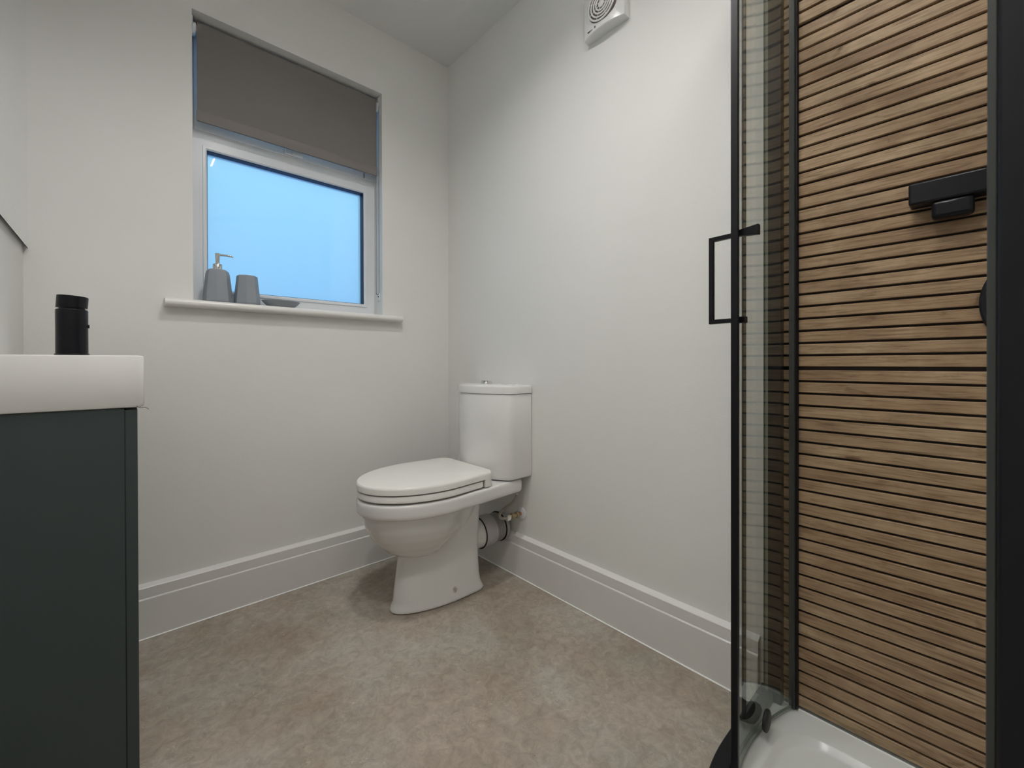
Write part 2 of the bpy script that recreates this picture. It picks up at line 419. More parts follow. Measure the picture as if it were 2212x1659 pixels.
# ------------------------------------------------------------------ roller blind
bl = thing('roller_blind', 'taupe grey fabric roller blind pulled partly down in the window recess', 'blind', (0.5,YB+.05,2.0))
def rel(bm, o):
    bmesh.ops.translate(bm, verts=bm.verts, vec=-Vector(o.location)); return bm
BY = YB+.030
bm = bmesh.new(); lathe(bm, [(0.0165,0.188),(0.0165,0.822)], c=(0,BY+.018,2.004), axis='X', n=24)
obj('roller_tube', rel(bm,bl), 'blind', bl, smooth=40)
bm = bmesh.new()
fab = [(BY,1.712),(BY,1.90),(BY,2.000)]+[(BY+.018-.018*math.cos(a),2.004+.018*math.sin(a)) for a in (0.3,0.8,1.3,1.8)]
fab2 = [(y+.0012,z) for y,z in fab][::-1]
loft(bm, [[(x,y,z) for y,z in fab+fab2] for x in (0.187,0.8235)])
fo = obj('fabric', rel(bm,bl), ['blind','upvc'], bl)
for p in fo.data.polygons:
    if p.normal.y > .5: p.material_index = 1
bm = bmesh.new()
sec = [(BY-.0035,1.677),(BY-.0045,1.690),(BY-.0045,1.704),(BY-.001,1.7145),(BY+.004,1.7145),(BY+.0065,1.704),(BY+.0065,1.682),(BY+.003,1.676)]
loft(bm, [[(x,y,z) for y,z in sec] for x in (0.1865,0.8245)])
obj('bottom_bar', rel(bm,bl), 'blind_bar', bl, smooth=45)
bm = bmesh.new()
lathe(bm, [(0.0005,0.1722),(0.014,0.1722),(0.021,0.1745),(0.021,0.1835),(0.016,0.1865),(0.0005,0.1865)], c=(0,BY+.014,1.990), axis='X', n=24)
box(bm, 0.1716,0.176, BY-.004,BY+.036, 1.965,2.024)
obj('bracket', rel(bm,bl), 'upvc', bl, smooth=35, label='white plastic end bracket')
bm = bmesh.new()
lathe(bm, [(0.0005,0.8245),(0.016,0.8245),(0.021,0.8265),(0.021,0.8325),(0.016,0.8345),(0.0005,0.8345)], c=(0,BY+.014,1.985), axis='X', n=24)
box(bm, 0.8325,0.8355, BY-.004,BY+.036, 1.965,2.024)
obj('chain_drive', rel(bm,bl), 'upvc', bl, smooth=35, label='white plastic chain drive at the right end')
# bead chain: two strands and a bend, each bead real
bm = bmesh.new()
pts = []
zt, zb = 1.985, 1.168
ya, yb_ = BY-.006, BY+.022
z = zt
while z > zb: pts.append((0.8315,ya,z)); z -= 0.0052
for k in range(1,9):
    a = PI*k/9; pts.append((0.8315,(ya+yb_)/2-(yb_-ya)/2*math.cos(a), zb-.012*math.sin(a)))
z = zb
while z < zt: pts.append((0.8315,yb_,z)); z += 0.0052
for p in pts:
    bmesh.ops.create_icosphere(bm, subdivisions=1, radius=0.0020, matrix=Matrix.Translation(p))
ch = obj('bead_chain', rel(bm,bl), 'chain', bl, smooth=80); ch['kind'] = 'stuff'
# chain tidy clip on the reveal
ct = thing('chain_clip', 'tiny chain safety clip screwed to the right window reveal', 'clip', (0.8355,BY,1.144))
bm = B(0.8315,0.8357,BY-.008,BY+.010,1.128,1.162)
obj('clip_body', rel(bm,ct), 'upvc', ct, bev=0.0012)
bm = bmesh.new(); lathe(bm, [(0.0028,0.829),(0.0028,0.8318)], c=(0,BY,1.147), axis='X', n=12)
obj('screw', rel(bm,ct), 'gasket', ct, smooth=40)

# ------------------------------------------------------------------ things on the sill
def facet_ring(r, z, n, rot, c, rnd=0.18):
    """n-sided ring with softly rounded corners"""
    out = []; m = n*6
    for k in range(m):
        a = 2*PI*k/m
        seg = (a % (2*PI/n)) - PI/n
        poly = math.cos(PI/n)/math.cos(seg)
        rr = r*(poly*(1-rnd)+rnd)
        out.append((c[0]+rr*math.cos(a+rot), c[1]+rr*math.sin(a+rot), c[2]+z))
    return out
ZS = WZ0+0.0003
# soap dispenser
c = (0.241, YB+.018, 0)
sd = thing('soap_dispenser', 'blue grey faceted soap dispenser with chrome pump at left end of window sill', 'soap dispenser', (c[0],c[1],ZS))
prof = [(0.0405,0.0),(0.0435,0.004),(0.0430,0.020),(0.0385,0.065),(0.0345,0.100),(0.0320,0.1085),(0.0270,0.1135),(0.0150,0.1155)]
bm = bmesh.new(); loft(bm, [facet_ring(r,z,8,0.62,(0,0,0),0.12) for r,z in prof])
obj('bottle', bm, 'stone_grey', sd, smooth=13)
bm = bmesh.new(); lathe(bm, [(0.0005,0.114),(0.0142,0.114),(0.0142,0.1325),(0.0135,0.1335),(0.006,0.134),(0.006,0.142)], n=32)
obj('collar', bm, 'chrome', sd, smooth=40)
bm = bmesh.new(); lathe(bm, [(0.0048,0.140),(0.0060,0.142),(0.0078,0.168),(0.0082,0.1705),(0.0070,0.1715),(0.0005,0.1718)], n=28)
hd = obj('pump_head', bm, 'chrome', sd, smooth=40)
bm = bmesh.new()
tube(bm, catmull([(0.003,-.001,0.1655),(0.018,-.004,0.1668),(0.034,-.007,0.1662),(0.0445,-.009,0.1632)],6), [0.0036]*14+[0.003]*5, 10)
obj('spout', bm, 'chrome', hd, smooth=50)
# tumbler
c = (0.3285, YB+.018, 0)
tb = thing('tumbler', 'blue grey faceted tumbler between soap dispenser and soap dish', 'tumbler', (c[0],c[1],ZS))
prof = [(0.0005,0.0),(0.0385,0.0),(0.0415,0.006),(0.0412,0.018),(0.0365,0.060),(0.0325,0.1015),(0.0312,0.1040),(0.0295,0.1035),(0.0300,0.098),(0.0345,0.050),(0.0375,0.010),(0.0005,0.009)]
bm = bmesh.new(); loft(bm, [facet_ring(r,z,8,0.55,(0,0,0),0.12) for r,z in prof])
obj('cup', bm, 'stone_grey', tb, smooth=13)
# soap dish
c = (0.4415, YB+.028, 0)
dh = thing('soap_dish', 'shallow blue grey oval soap dish on the window sill', 'soap dish', (c[0],c[1],ZS))
prof = [(0.0005,0.0),(0.0380,0.0),(0.0420,0.002),(0.0550,0.013),(0.0640,0.0225),(0.0655,0.0245),(0.0645,0.0255),(0.0610,0.0235),(0.0500,0.0130),(0.0380,0.0065),(0.0005,0.006)]
bm = bmesh.new(); lathe(bm, prof, n=48)
for v in bm.verts: v.co.y *= 0.74
obj('dish', bm, 'stone_grey', dh, smooth=30)

# ------------------------------------------------------------------ extractor fan
fan = thing('extractor_fan', 'square white extractor fan with round ringed grille high on the right wall', 'fan', (XR,0.8195,2.0135))
FW = 0.0795; FH = 0.0795; zc_ = 0.0
# bowed plastic shell: depth grows to the middle, lower edge bows down
def fdep(u): return 0.026+0.014*(1-u*u)
bm = bmesh.new(); N = 24
ring_b, ring_f = [], []
def contour(scale, bow):
    pts = []
    for k in range(N+1):
        u = -1+2*k/N; pts.append((u*FW*scale, -FH*scale-0.000*bow*(1-u*u)))
    for k in range(1,8): pts.append((FW*scale, -FH*scale+2*FH*scale*k/8))
    for k in range(N+1):
        u = 1-2*k/N; pts.append((u*FW*scale, FH*scale+0.0*bow*(1-u*u)))
    for k in range(1,8): pts.append((-FW*scale, FH*scale-2*FH*scale*k/8))
    return pts
C1 = contour(1.0,1)
loft(bm, [[(-0.0003,y,z+zc_) for y,z in C1],
          [(-0.006,y,z+zc_) for y,z in C1],
          [(-fdep(y/FW)+.003,y*0.99,z*0.99+zc_) for y,z in C1],
          [(-fdep(y/FW),y*0.965,z*0.965+zc_) for y,z in C1],
          [(-fdep(y*0.72/FW)-.001,y*0.72,z*0.72+zc_) for y,z in C1],
          [(-fdep(0.3)-.000,y*0.3,z*0.3+zc_) for y,z in C1]])
shell = obj('shell', bm, 'fan_white', fan, smooth=32)
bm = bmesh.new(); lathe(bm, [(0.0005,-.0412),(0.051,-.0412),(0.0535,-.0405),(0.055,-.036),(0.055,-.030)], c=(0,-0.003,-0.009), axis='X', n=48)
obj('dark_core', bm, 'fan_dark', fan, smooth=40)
for rr in (0.0495,0.0395,0.0295,0.0200):
    bm = bmesh.new(); torus(bm, (-.0435,-0.003,-0.009), rr, 0.0029, 'X', 56, 8)
    obj('grille_ring', bm, 'fan_white', fan, smooth=80)
bm = bmesh.new(); lathe(bm, [(0.0115,-.038),(0.0115,-.0445),(0.009,-.0462),(0.0005,-.0465)], c=(0,-0.003,-0.009), axis='X', n=28)
obj('grille_boss', bm, 'fan_white', fan, smooth=50)
bm = bmesh.new()
for k in range(8):
    a = 2*PI*(k+.5)/8; m4 = Matrix.Translation((0,-0.003,-0.009)) @ Matrix.Rotation(a,4,'X')
    vs = box(bm, -.0445,-.0425, 0.010,0.050, -0.0010,0.0010)
    for v in vs: v.co = m4 @ v.co
obj('grille_spokes', bm, 'fan_white', fan)
bm = bmesh.new(); vs = box(bm, -.0375,-.0325, 0.032,0.056, -.0685,-.0665); 
obj('mark_slot', bm, 'slot', fan)
bm = bmesh.new(); box(bm, -.0405,-.0365, 0.0225,0.0265, -.0700,-.0640)
obj('indicator', bm, 'slot', fan)

# ------------------------------------------------------------------ toilet (local: t = distance from wall, s = sideways)
TY = 1.350
def TW(t,s,z): return (XR-t, TY+s, z)
wc = thing('toilet', 'white close-coupled toilet with closed seat lid in the corner', 'toilet', (0.85,TY,0))
def outline(tf, w, t0, tb, wb, rc, nf=40, nc=6, ns=6, pw=2.0):
    """D-shaped plan: elliptic front (tip tf, widest w at t0), sides narrowing to wb, rounded back corners at tb"""
    half = []
    for k in range(nf//2+1):
        a = (PI/2)*k/(nf//2)
        half.append((t0+(tf-t0)*abs(math.cos(a))**(2/pw), w*abs(math.sin(a))**(2/pw)))
    for k in range(1,ns+1):
        u = k/ns; t = t0+(tb+rc-t0)*u
        half.append((t, w+(wb-w)*(u*u*(3-2*u)*0.5+u*0.5)))
    for k in range(1,nc+1):
        a = (PI/2)*k/nc
        half.append((tb+rc-rc*math.sin(a), wb-rc+rc*math.cos(a)))
    return [(t,s) for t,s in half] + [(t,-s) for t,s in half[::-1] if s > 1e-6]
def ring(pts, z, k=1.0, c=0.38, dz=None):
    return [TW(c+(t-c)*k, s*k, z) for t,s in pts]
# pan: pedestal + bowl + rim slab fused and smoothed into one glazed body
bm = bmesh.new()
def ped(tb, tf, w, pf=2.0):
    n = 48; out = []
    for k in range(n):
        a = 2*PI*k/n; ca, sa = math.cos(a), math.sin(a)
        p = 2.0 if ca > 0 else 5.0
        cx = tb+0.090; L = (tf-cx) if ca > 0 else (cx-tb)
        rr = 1/((abs(ca)**p+abs(sa)**p)**(1/p))
        out.append((cx+L*ca*rr, w*sa*rr))
    return out
loft(bm, [[TW(t,s,z) for t,s in ped(tb,tf,w)] for z,tb,tf,w in (
    (0.0005,.161,.511,.0975),(0.010,.162,.509,.0965),(0.030,.172,.499,.0930),(0.060,.177,.496,.090),(0.12,.181,.487,.0885),(0.18,.182,.478,.0885),(0.25,.180,.482,.092),(0.37,.174,.49,.10))])
def bowl(tf,w,t0,tb,wb,rc): return outline(tf,w,t0,tb,wb,rc)
# rounded bowl underside (rings from bottom to rim)
rings = []
for z,f in ((0.176,0.10),(0.180,0.28),(0.192,0.46),(0.212,0.60),(0.238,0.725),(0.268,0.83),(0.300,0.905),(0.330,0.950),(0.362,0.972)):
    o = outline(0.608,0.168,0.375,0.175,0.120,0.09)
    cc = 0.395
    rings.append([TW(cc+(t-cc)*f*(1.0 if t>cc else 1.0), s*f, z) for t,s in o])
loft(bm, rings)
rim = outline(0.618,0.179,0.375,0.028,0.160,0.025)
shr = lambda q,k: [(t-(t-.32)*k, s*(1-k)) for t,s in q]
loft(bm, [[TW(t,s,z) for t,s in q] for q,z in ((shr(rim,.030),.3535),(shr(rim,.008),.358),(rim,.366),(rim,.394),(shr(rim,.006),.401),(shr(rim,.022),.4045))])
bmesh.ops.recalc_face_normals(bm, faces=bm.faces)
me = bpy.data.meshes.new('tmp'); bm.to_mesh(me); bm.free()
tmp = bpy.data.objects.new('tmp', me); COL.objects.link(tmp)
md = tmp.modifiers.new('r','REMESH'); md.mode = 'VOXEL'; md.voxel_size = 0.0036; md.use_smooth_shade = True
md = tmp.modifiers.new('s','SMOOTH'); md.factor = 0.6; md.iterations = 7
bpy.context.view_layer.update()
dg = bpy.context.evaluated_depsgraph_get()
pm = bpy.data.meshes.new_from_object(tmp.evaluated_get(dg)); bpy.data.objects.remove(tmp)
pm.name = 'pan'; pm.transform(Matrix.Translation((-wc.location.x,-wc.location.y,0))); pm.materials.clear(); pm.materials.append(M['ceramic'])
for p in pm.polygons: p.use_smooth = True
pan = bpy.data.objects.new('pan', pm); COL.objects.link(pan); pan.parent = wc
# seat ring
so = outline(0.616,0.178,0.375,0.232,0.166,0.012)
si = outline(0.560,0.115,0.375,0.270,0.085,0.05)
bm = bmesh.new()
k0 = lambda q,k: [(t-(t-.40)*k, s*(1-k)) for t,s in q]
vs = loft(bm, [[TW(t,s,z) for t,s in q] for q,z in ((si,.4115),(k0(so,.012),.4105),(so,.4135),(so,.4275),(k0(so,.010),.4315),(si,.4320))], False, False)
n = len(so)
for i in range(n): bm.faces.new((vs[-1][i],vs[-1][(i+1)%n],vs[0][(i+1)%n],vs[0][i]))
obj('seat', rel(bm,wc), 'seat_plastic', wc, smooth=35)
for t,s in ((.56,.06),(.56,-.06),(.30,.145),(.30,-.145)):
    bm = bmesh.new(); lathe(bm, [(0.008,0.4035),(0.008,0.4118)], c=TW(t,s,0), n=12)
    obj('seat_buffer', rel(bm,wc), 'rubber', wc)
# lid with shallow dome, and the hinge skirt that wraps down at the back
lo = outline(0.6175,0.179,0.375,0.176,0.166,0.042)
bm = bmesh.new()
loft(bm, [[TW(t,s,z) for t,s in q] for q,z in ((k0(lo,.014),.4355),(lo,.4365),(lo,.4515),(k0(lo,.006),.4560),(k0(lo,.020),.4590),(k0(lo,.20),.4612),(k0(lo,.6),.4625),(k0(lo,.93),.4628))])
back = [(t,s) for t,s in lo if t < 0.2275]
# close the skirt polygon (points come in order: +s side, back, -s side)
back = sorted([p for p in back if p[1]>0], key=lambda p:-p[0]) + sorted([p for p in back if p[1]<=0], key=lambda p:p[0])
back = [(0.2275,back[0][1])]+back+[(0.2275,back[-1][1])]
loft(bm, [[TW(t,s*k,z) for t,s in back] for z,k in ((.4075,.992),(.4095,1.0),(.4365,1.0))])
obj('lid', rel(bm,wc), 'seat_plastic', wc, smooth=30)
# cistern
def cist(g=0.0, w=0.172, bow=0.070, d=0.104):
    ctl = [(d+bow*(1-(u/w)**2)+g, u) for u in [-w+.030+k*(w-.030)/7 for k in range(15)]]
    ctl = [(0.003,-w-g),(0.05,-w-g),(d-.030,-w-g),(d+.004+g,-w-g+.001)] + ctl + [(d+.004+g,w+g-.001),(d-.030,w+g),(0.05,w+g),(0.003,w+g)]
    for _ in range(3):
        n_ = [ctl[0]]
        for a,b in zip(ctl,ctl[1:]):
            n_ += [(a[0]*.75+b[0]*.25,a[1]*.75+b[1]*.25),(a[0]*.25+b[0]*.75,a[1]*.25+b[1]*.75)]
        ctl = n_+[ctl[-1]]
    return ctl
def csh(q,k): return [(t-(t-.06)*k, s*(1-k)) for t,s in q]
bm = bmesh.new(); q = cist()
loft(bm, [[TW(t,s,z) for t,s in qq] for qq,z in ((csh(q,.07),.4090),(csh(q,.035),.4098),(csh(q,.012),.4135),(q,.424),(q,.60),(q,.7305),(csh(q,.01),.7335))])
ci = obj('cistern', rel(bm,wc), 'ceramic', wc, smooth=35)
bm = bmesh.new(); q = cist(0.003)
loft(bm, [[TW(t,s,z) for t,s in qq] for qq,z in ((csh(q,.012),.7350),(q,.7360),(q,.7570),(csh(q,.012),.7625),(csh(q,.045),.7655),(csh(q,.4),.7700),(csh(q,.85),.7715))])
cl = obj('cistern_lid', rel(bm,wc), 'ceramic', wc, smooth=32)
bm = bmesh.new()
lathe(bm, [(0.0245,.7695),(0.0245,.7745),(0.022,.7775),(0.0005,.7785)], c=TW(.088,0,0), n=36)
bu = obj('flush_button', rel(bm,wc), 'chrome', cl, smooth=40); 
bm = bmesh.new()
for s0,s1 in ((-.020,-.0015),(.0015,.020)):
    pts = [TW(.088+.0185*math.cos(a)*0.9, (s0+s1)/2+(s1-s0)/2*math.sin(a), 0) for a in [2*PI*k/20 for k in range(20)]]
    loft(bm, [[(x,y,z) for x,y,_ in pts] for z in (.777,.7805,.7815)])
obj('flush_plunger', rel(bm,wc), 'chrome', cl, smooth=40)
# floor fixing cap
bm = bmesh.new()
lathe(bm, [(0.0005,-.0070),(0.004,-.0070),(0.0045,-.0055),(0.0075,-.0045),(0.0085,-.001),(0.0085,.006)], c=(0,0,0), axis='Y', n=24)
bmesh.ops.translate(bm, verts=bm.verts, vec=(0.870,TY-.0905,0.046))
obj('fixing_cap', rel(bm,wc), 'chrome', wc, smooth=40)

# ------------------------------------------------------------------ waste pipe
wp = thing('waste_pipe', 'grey white plastic waste pipe joining the toilet pan to the right wall', 'pipe', (1.08,1.338,0.180))
PC = (0,1.338,0.180)
def pl(name, prof, m, parent=wp, sm=40):
    bm = bmesh.new(); lathe(bm, prof, c=PC, axis='X', n=44); return obj(name, rel(bm,wp), m, parent, smooth=sm)
pl('spigot', [(0.0575,0.985),(0.0575,1.0335)], 'ceramic')
pl('rubber_ring', [(0.0585,1.0325),(0.0622,1.0330),(0.0622,1.0350),(0.0585,1.0356)], 'rubber')
pl('connector_sleeve', [(0.060,1.0355),(0.061,1.037),(0.0605,1.090),(0.0590,1.0935),(0.053,1.096)], 'plastic_grey')
prof = [(0.053,1.0945)]
x = 1.097
while x < 1.135:
    prof += [(0.0560,x),(0.0560,x+.0055),(0.0535,x+.0065),(0.0535,x+.0085)]; x += .0095
prof += [(0.054,1.137)]
pl('ribbed_section', prof, 'ribbed', sm=30)
pl('rubber_ring', [(0.0560,1.1375),(0.0595,1.1380),(0.0595,1.1398),(0.0560,1.1403)], 'rubber')
pl('wall_collar', [(0.0575,1.1405),(0.0580,1.146),(0.0560,1.1568)], 'plastic_grey')

# ------------------------------------------------------------------ water supply
ws = thing('water_supply_pipe', 'copper and brass water supply pipe with flexible hose beside the waste pipe', 'pipe', (XR,1.236,0.250))
WS = (0,1.236,0.250)
def sl(name, prof, m, sm=40, n=24):
    bm = bmesh.new(); lathe(bm, prof, c=WS, axis='X', n=n); return obj(name, rel(bm,ws), m, ws, smooth=sm)
sl('wall_rose', [(0.0245,1.1778),(0.0245,1.1755),(0.0215,1.1725),(0.009,1.1710)], 'upvc')
sl('copper_stub', [(0.0075,1.1720),(0.0075,1.1540)], 'copper')
sl('compression_nut', [(0.0078,1.1560),(0.0125,1.1550),(0.0125,1.1460),(0.0085,1.1450)], 'brass', n=6)
sl('valve_body', [(0.0085,1.1460),(0.0085,1.1330),(0.0120,1.1320),(0.0120,1.1200),(0.0080,1.1190),(0.0080,1.1120)], 'brass', n=16)
bm = bmesh.new()
lathe(bm, [(0.0110,1.1130),(0.0125,1.1110),(0.0125,1.0950),(0.0080,1.0930)], c=WS, axis='X', n=6)
obj('hose_nut', rel(bm,ws), 'chrome', ws, smooth=30)
bm = bmesh.new()
tube(bm, catmull([(1.098,1.236,0.250),(1.085,1.237,0.2505),(1.070,1.243,0.256),(1.072,1.246,0.272),(1.088,1.235,0.290),(1.104,1.212,0.312),(1.110,1.196,0.335),(1.108,1.190,0.3520)],8), 0.0058, 12)
obj('flexible_hose', rel(bm,ws), 'braid', ws, smooth=60)

# ------------------------------------------------------------------ vanity unit, basin, tap, mirror
VY0, VY1, VXF = 1.132, 1.560, 0.0195
vu = thing('vanity_cabinet', 'narrow dark green-grey vanity cabinet standing under the white basin', 'cabinet', (-.09,1.3,0))
bm = B(XL+.001,VXF-.0195,VY0,VY1,0.0005,0.7640)
obj('carcass', rel(bm,vu), 'cabinet', vu, bev=0.0006)
bm = B(VXF-.0182,VXF,VY0,VY1,0.012,0.7605)
obj('door_gap', rel(B(VXF-.0196,VXF-.0175,VY0+.0006,VY1-.001,0.012,0.7600),vu), 'joint', vu)
dr = obj('door', rel(bm,vu), 'cabinet', vu, bev=0.001)
bs = thing('basin', 'white rectangular ceramic basin on top of the green-grey cabinet', 'basin', (-.09,1.3,0.7645))
bm = bmesh.new()
bx0,bx1,by0,by1 = XL+.0008, 0.0300, 1.127, 1.566
def rr(x0,x1,y0,y1,r,z,n=5):
    out = []
    for cx,cy,a0 in ((x1-r,y1-r,0),(x0+r,y1-r,PI/2),(x0+r,y0+r,PI),(x1-r,y0+r,3*PI/2)):
        for k in range(n+1):
            a = a0+(PI/2)*k/n; out.append((cx+r*math.cos(a),cy+r*math.sin(a),z))
    return out
loft(bm, [rr(bx0+.006,bx1-.006,by0+.006,by1-.006,.006,.7645), rr(bx0+.002,bx1-.002,by0+.002,by1-.002,.007,.7660), rr(bx0,bx1,by0,by1,.008,.7700),
          rr(bx0,bx1,by0,by1,.008,.8640), rr(bx0+.0012,bx1-.0012,by0+.0012,by1-.0012,.008,.8670), rr(bx0+.004,bx1-.004,by0+.004,by1-.004,.008,.8682),
          rr(bx0+.022,bx1-.022,by0+.125,by1-.022,.03,.8682), rr(bx0+.028,bx1-.028,by0+.131,by1-.028,.03,.8640), rr(bx0+.045,bx1-.045,by0+.15,by1-.05,.03,.7950), rr(bx0+.075,bx1-.075,by0+.18,by1-.09,.02,.7880)])
obj('basin_body', rel(bm,bs), 'ceramic', bs, smooth=35)
bm = bmesh.new()
tube(bm, catmull([(0.018,VY0-.004,0.7672),(0.0245,VY0-.0055,0.7640),(0.031,VY0-.0055,0.7645),(0.0365,VY0-.004,0.7600)],5), 0.0006, 6)
obj('sealant_thread', rel(bm,bs), 'slot', bs)
# mixer tap
tp = thing('mixer_tap', 'short round matt black mixer tap standing on the basin', 'tap', (-.0745,1.190,0.8684))
bm = bmesh.new()
lathe(bm, [(0.0005,0.0001),(0.0245,0.0001),(0.0245,0.0025),(0.0228,0.0035),(0.0226,0.050),(0.0228,0.0865),(0.0220,0.0885),(0.0185,0.0890),(0.0185,0.0925)], n=40)
body = obj('tap_body', bm, 'black_gloss', tp, smooth=40)
bm = bmesh.new()
rings = []
for zz,k in ((0.0920,1),(0.0930,1.0),(0.112,1.0),(0.1145,0.985)):
    rings.append([(0.0222*k*math.cos(a)+(0.0012 if zz>.1 else 0), 0.0222*k*math.sin(a)+(.0), zz+ (0.0 if zz<.1 else -0.05*(0.0222*math.cos(a)))) for a in [2*PI*j/40 for j in range(40)]])
loft(bm, rings)
tube(bm, [(0,0.012,0.106),(0.003,0.050,0.114),(0.004,0.062,0.116)], 0.0052, 10)
obj('lever', bm, 'black_gloss', tp, smooth=40)
bm = bmesh.new()
tube(bm, catmull([(0,0.010,0.060),(0,0.050,0.058),(0,0.090,0.050),(0,0.106,0.040)],6), 0.0115, 16)
obj('spout', bm, 'black_gloss', tp, smooth=60)
bm = bmesh.new(); lathe(bm, [(0.0035,0.0215),(0.0035,0.0245)], c=(0,-.004,0.057), axis='X', n=14)
obj('index_button', bm, 'black_gloss', tp, smooth=40)
# mirror on the left wall (only its lower edge and a strip show)
mi = thing('wall_mirror', 'frameless mirror on the left wall above the basin, only its dark lower edge showing', 'mirror', (XL,1.44,1.5))
bm = B(XL+.0080,XL+.0092,1.135,YB-.0004,1.1700,1.86)
obj('mirror_glass', rel(bm,mi), ['mirror','joint','upvc'], mi)
for p in bpy.data.objects['mirror_glass'].data.polygons:
    if abs(p.normal.x) < .5: p.material_index = 1 if p.normal.z < -.5 else 2
bm = B(XL+.0003,XL+.0077,1.20,YB-.06,1.22,1.81)
obj('backing_board', rel(bm,mi), 'upvc', mi)

# ------------------------------------------------------------------ slat panels of the shower wall
PITCH = 0.02875
XS = XR-.0125
def slat_panel(z0, z1, n, label):
    th = thing('wood_slat_panel', label, 'wall panel', (XR,-.08,z0), 'horizontal wood slat panels on the shower wall')
    bm = B(XR-.0040,XR-.0002,YF+.001,0.3585,z0-.0018,z1+.0018); obj('backing_panel', rel(bm,th), 'backing', th)
    pitch = (z1-z0)/n
    hh = 0.0234/2
    base = bmesh.new(); box(base, -.0085,0, -(0.3585-YF-.002)/2,(0.3585-YF-.002)/2, -hh,hh)
    first = None
    for k in range(n):
        zc = z0+pitch*(k+.5)
        if first is None:
            o = obj('slat', base, 'wood', th, bev=0.0012, seg=1)
            first = o
        else:
            o = first.copy(); COL.objects.link(o); o.parent = th
        o.location = (-.0040, (0.3585+YF)/2+.08, zc-z0)
    return th
J0, J1 = 0.8375, 1.6345
sp1 = slat_panel(J0-(J1-J0)+.004, J0-.0018, 28, 'lowest wooden slat panel of the shower wall, meeting the tray')
sp2 = slat_panel(J0+.0018, J1-.0018, 28, 'middle wooden slat panel of the shower wall, behind the black valve')
sp3 = slat_panel(J1+.0018, ZC-.004, 23, 'highest wooden slat panel of the shower wall, reaching the ceiling')

# ------------------------------------------------------------------ shower tray (quadrant)
TX0, TY1, TRC = 0.378, 0.365, 0.55
TYF = YF+.0005
def quad(off=0.0, zz=0.0, off_in=0.0, n=28):
    """plan of the quadrant inset by off: corner against the walls stays put"""
    cx, cy = TX0+TRC, TY1-TRC
    x1 = XR-.0003-off_in; y0 = TYF+off_in
    r = TRC-off
    pts = [(x1,y0,zz),(x1,TY1-off,zz)]
    for k in range(n+1):
        a = PI/2+(PI/2)*k/n; pts.append((cx+r*math.cos(a), cy+r*math.sin(a), zz))
    pts.append((TX0+off,y0,zz)); return pts
st = thing('shower_tray', 'white quadrant shower tray on the floor below the slatted wall', 'shower tray', (0.9,-.1,0))
bm = bmesh.new()
def dish(off, z):
    """recessed basin outline, rounded corners"""
    cx, cy = TX0+TRC, TY1-TRC; r = TRC-off; out = []
    x1, y0 = XR-off, TYF+off; rc = 0.085-(off-.07)*0.6
    for k in range(7):
        a = -PI/2+(PI/2)*k/6; out.append((x1-rc+rc*math.cos(a), y0+rc+rc*math.sin(a), z))
    for k in range(7):
        a = (PI/2)*k/6; out.append((x1-rc+rc*math.cos(a), TY1-off-rc+rc*math.sin(a), z))
    for k in range(19):
        a = PI/2+(PI/2)*k/18; out.append((cx+r*math.cos(a), cy+r*math.sin(a), z))
    for k in range(5):
        a = PI+(PI/2)*k/4; out.append((TX0+off+rc*.6+rc*.6*math.cos(a), y0+rc*.6+rc*.6*math.sin(a), z))
    return out
def outer(off, z):
    cx, cy = TX0+TRC, TY1-TRC; r = TRC-off; out = []
    x1, y0 = XR-.0003, TYF
    for k in range(7): out.append((x1, y0+(0.0004)*k, z))
    for k in range(7): out.append((x1-.0004*k, TY1-off, z))
    for k in range(19):
        a = PI/2+(PI/2)*k/18; out.append((cx+r*math.cos(a), cy+r*math.sin(a), z))
    for k in range(5): out.append((TX0+off+.0004*k, y0, z))
    return out
loft(bm, [outer(0,0.0003),outer(0,0.034),outer(.003,0.0375),outer(.006,0.0385),dish(.070,0.0380),dish(.074,0.0365),dish(.082,0.0260),dish(.088,0.0245),dish(.30,0.0200)])
obj('tray_body', rel(bm,st), 'tray', st, smooth=40)
# waste cover
bm = bmesh.new(); lathe(bm, [(0.0005,.0222),(0.045,.0222),(0.045,.0262),(0.040,.0285),(0.0005,.0290)], c=(0.84,-.14,0), n=36)
obj('waste_cover', rel(bm,st), 'chrome', st, smooth=40)
# silicone line between tray and slats
bm = bmesh.new(); tube(bm, [(XS-.0008,YF+.003,.0388),(XS-.0008,0.352,.0388)], 0.0022, 8)
obj('sealant_bead', rel(bm,st), 'silicone', st, smooth=60)

# ------------------------------------------------------------------ shower enclosure
en = thing('shower_enclosure', 'black framed curved glass shower enclosure standing on the white tray', 'shower enclosure', (0.9,-.1,0.0386))
ZR0, ZR1, ZTOP0, ZTOP1 = 0.0388, 0.0600, 1.862, 1.888
def rail(name, z0, z1, o0, o1, bev=0.002):
    cx, cy = TX0+TRC, TY1-TRC
    def path(off):
        r = TRC-off; p = [(XS-.0004,TY1-off)]
        p += [(XS-.02-(XS-.02-cx)*k/4,TY1-off) for k in range(0,4)]
        p += [(cx+r*math.cos(PI/2+(PI/2)*k/36), cy+r*math.sin(PI/2+(PI/2)*k/36)) for k in range(37)]
        p += [(TX0+off,cy-.10),(TX0+off,TYF+.001)]; return p
    A, Bq = path(o0), path(o1)
    bm = bmesh.new()
    rings = [[(a[0],a[1],z0),(a[0],a[1],z1),(b[0],b[1],z1),(b[0],b[1],z0)] for a,b in zip(A,Bq)]
    loft(bm, rings)
    return obj(name, rel(bm,en), 'black', en, bev=bev)
rail('bottom_rail', ZR0, ZR1, 0.004, 0.036)
rail('top_rail', ZTOP0, ZTOP1, 0.006, 0.040)
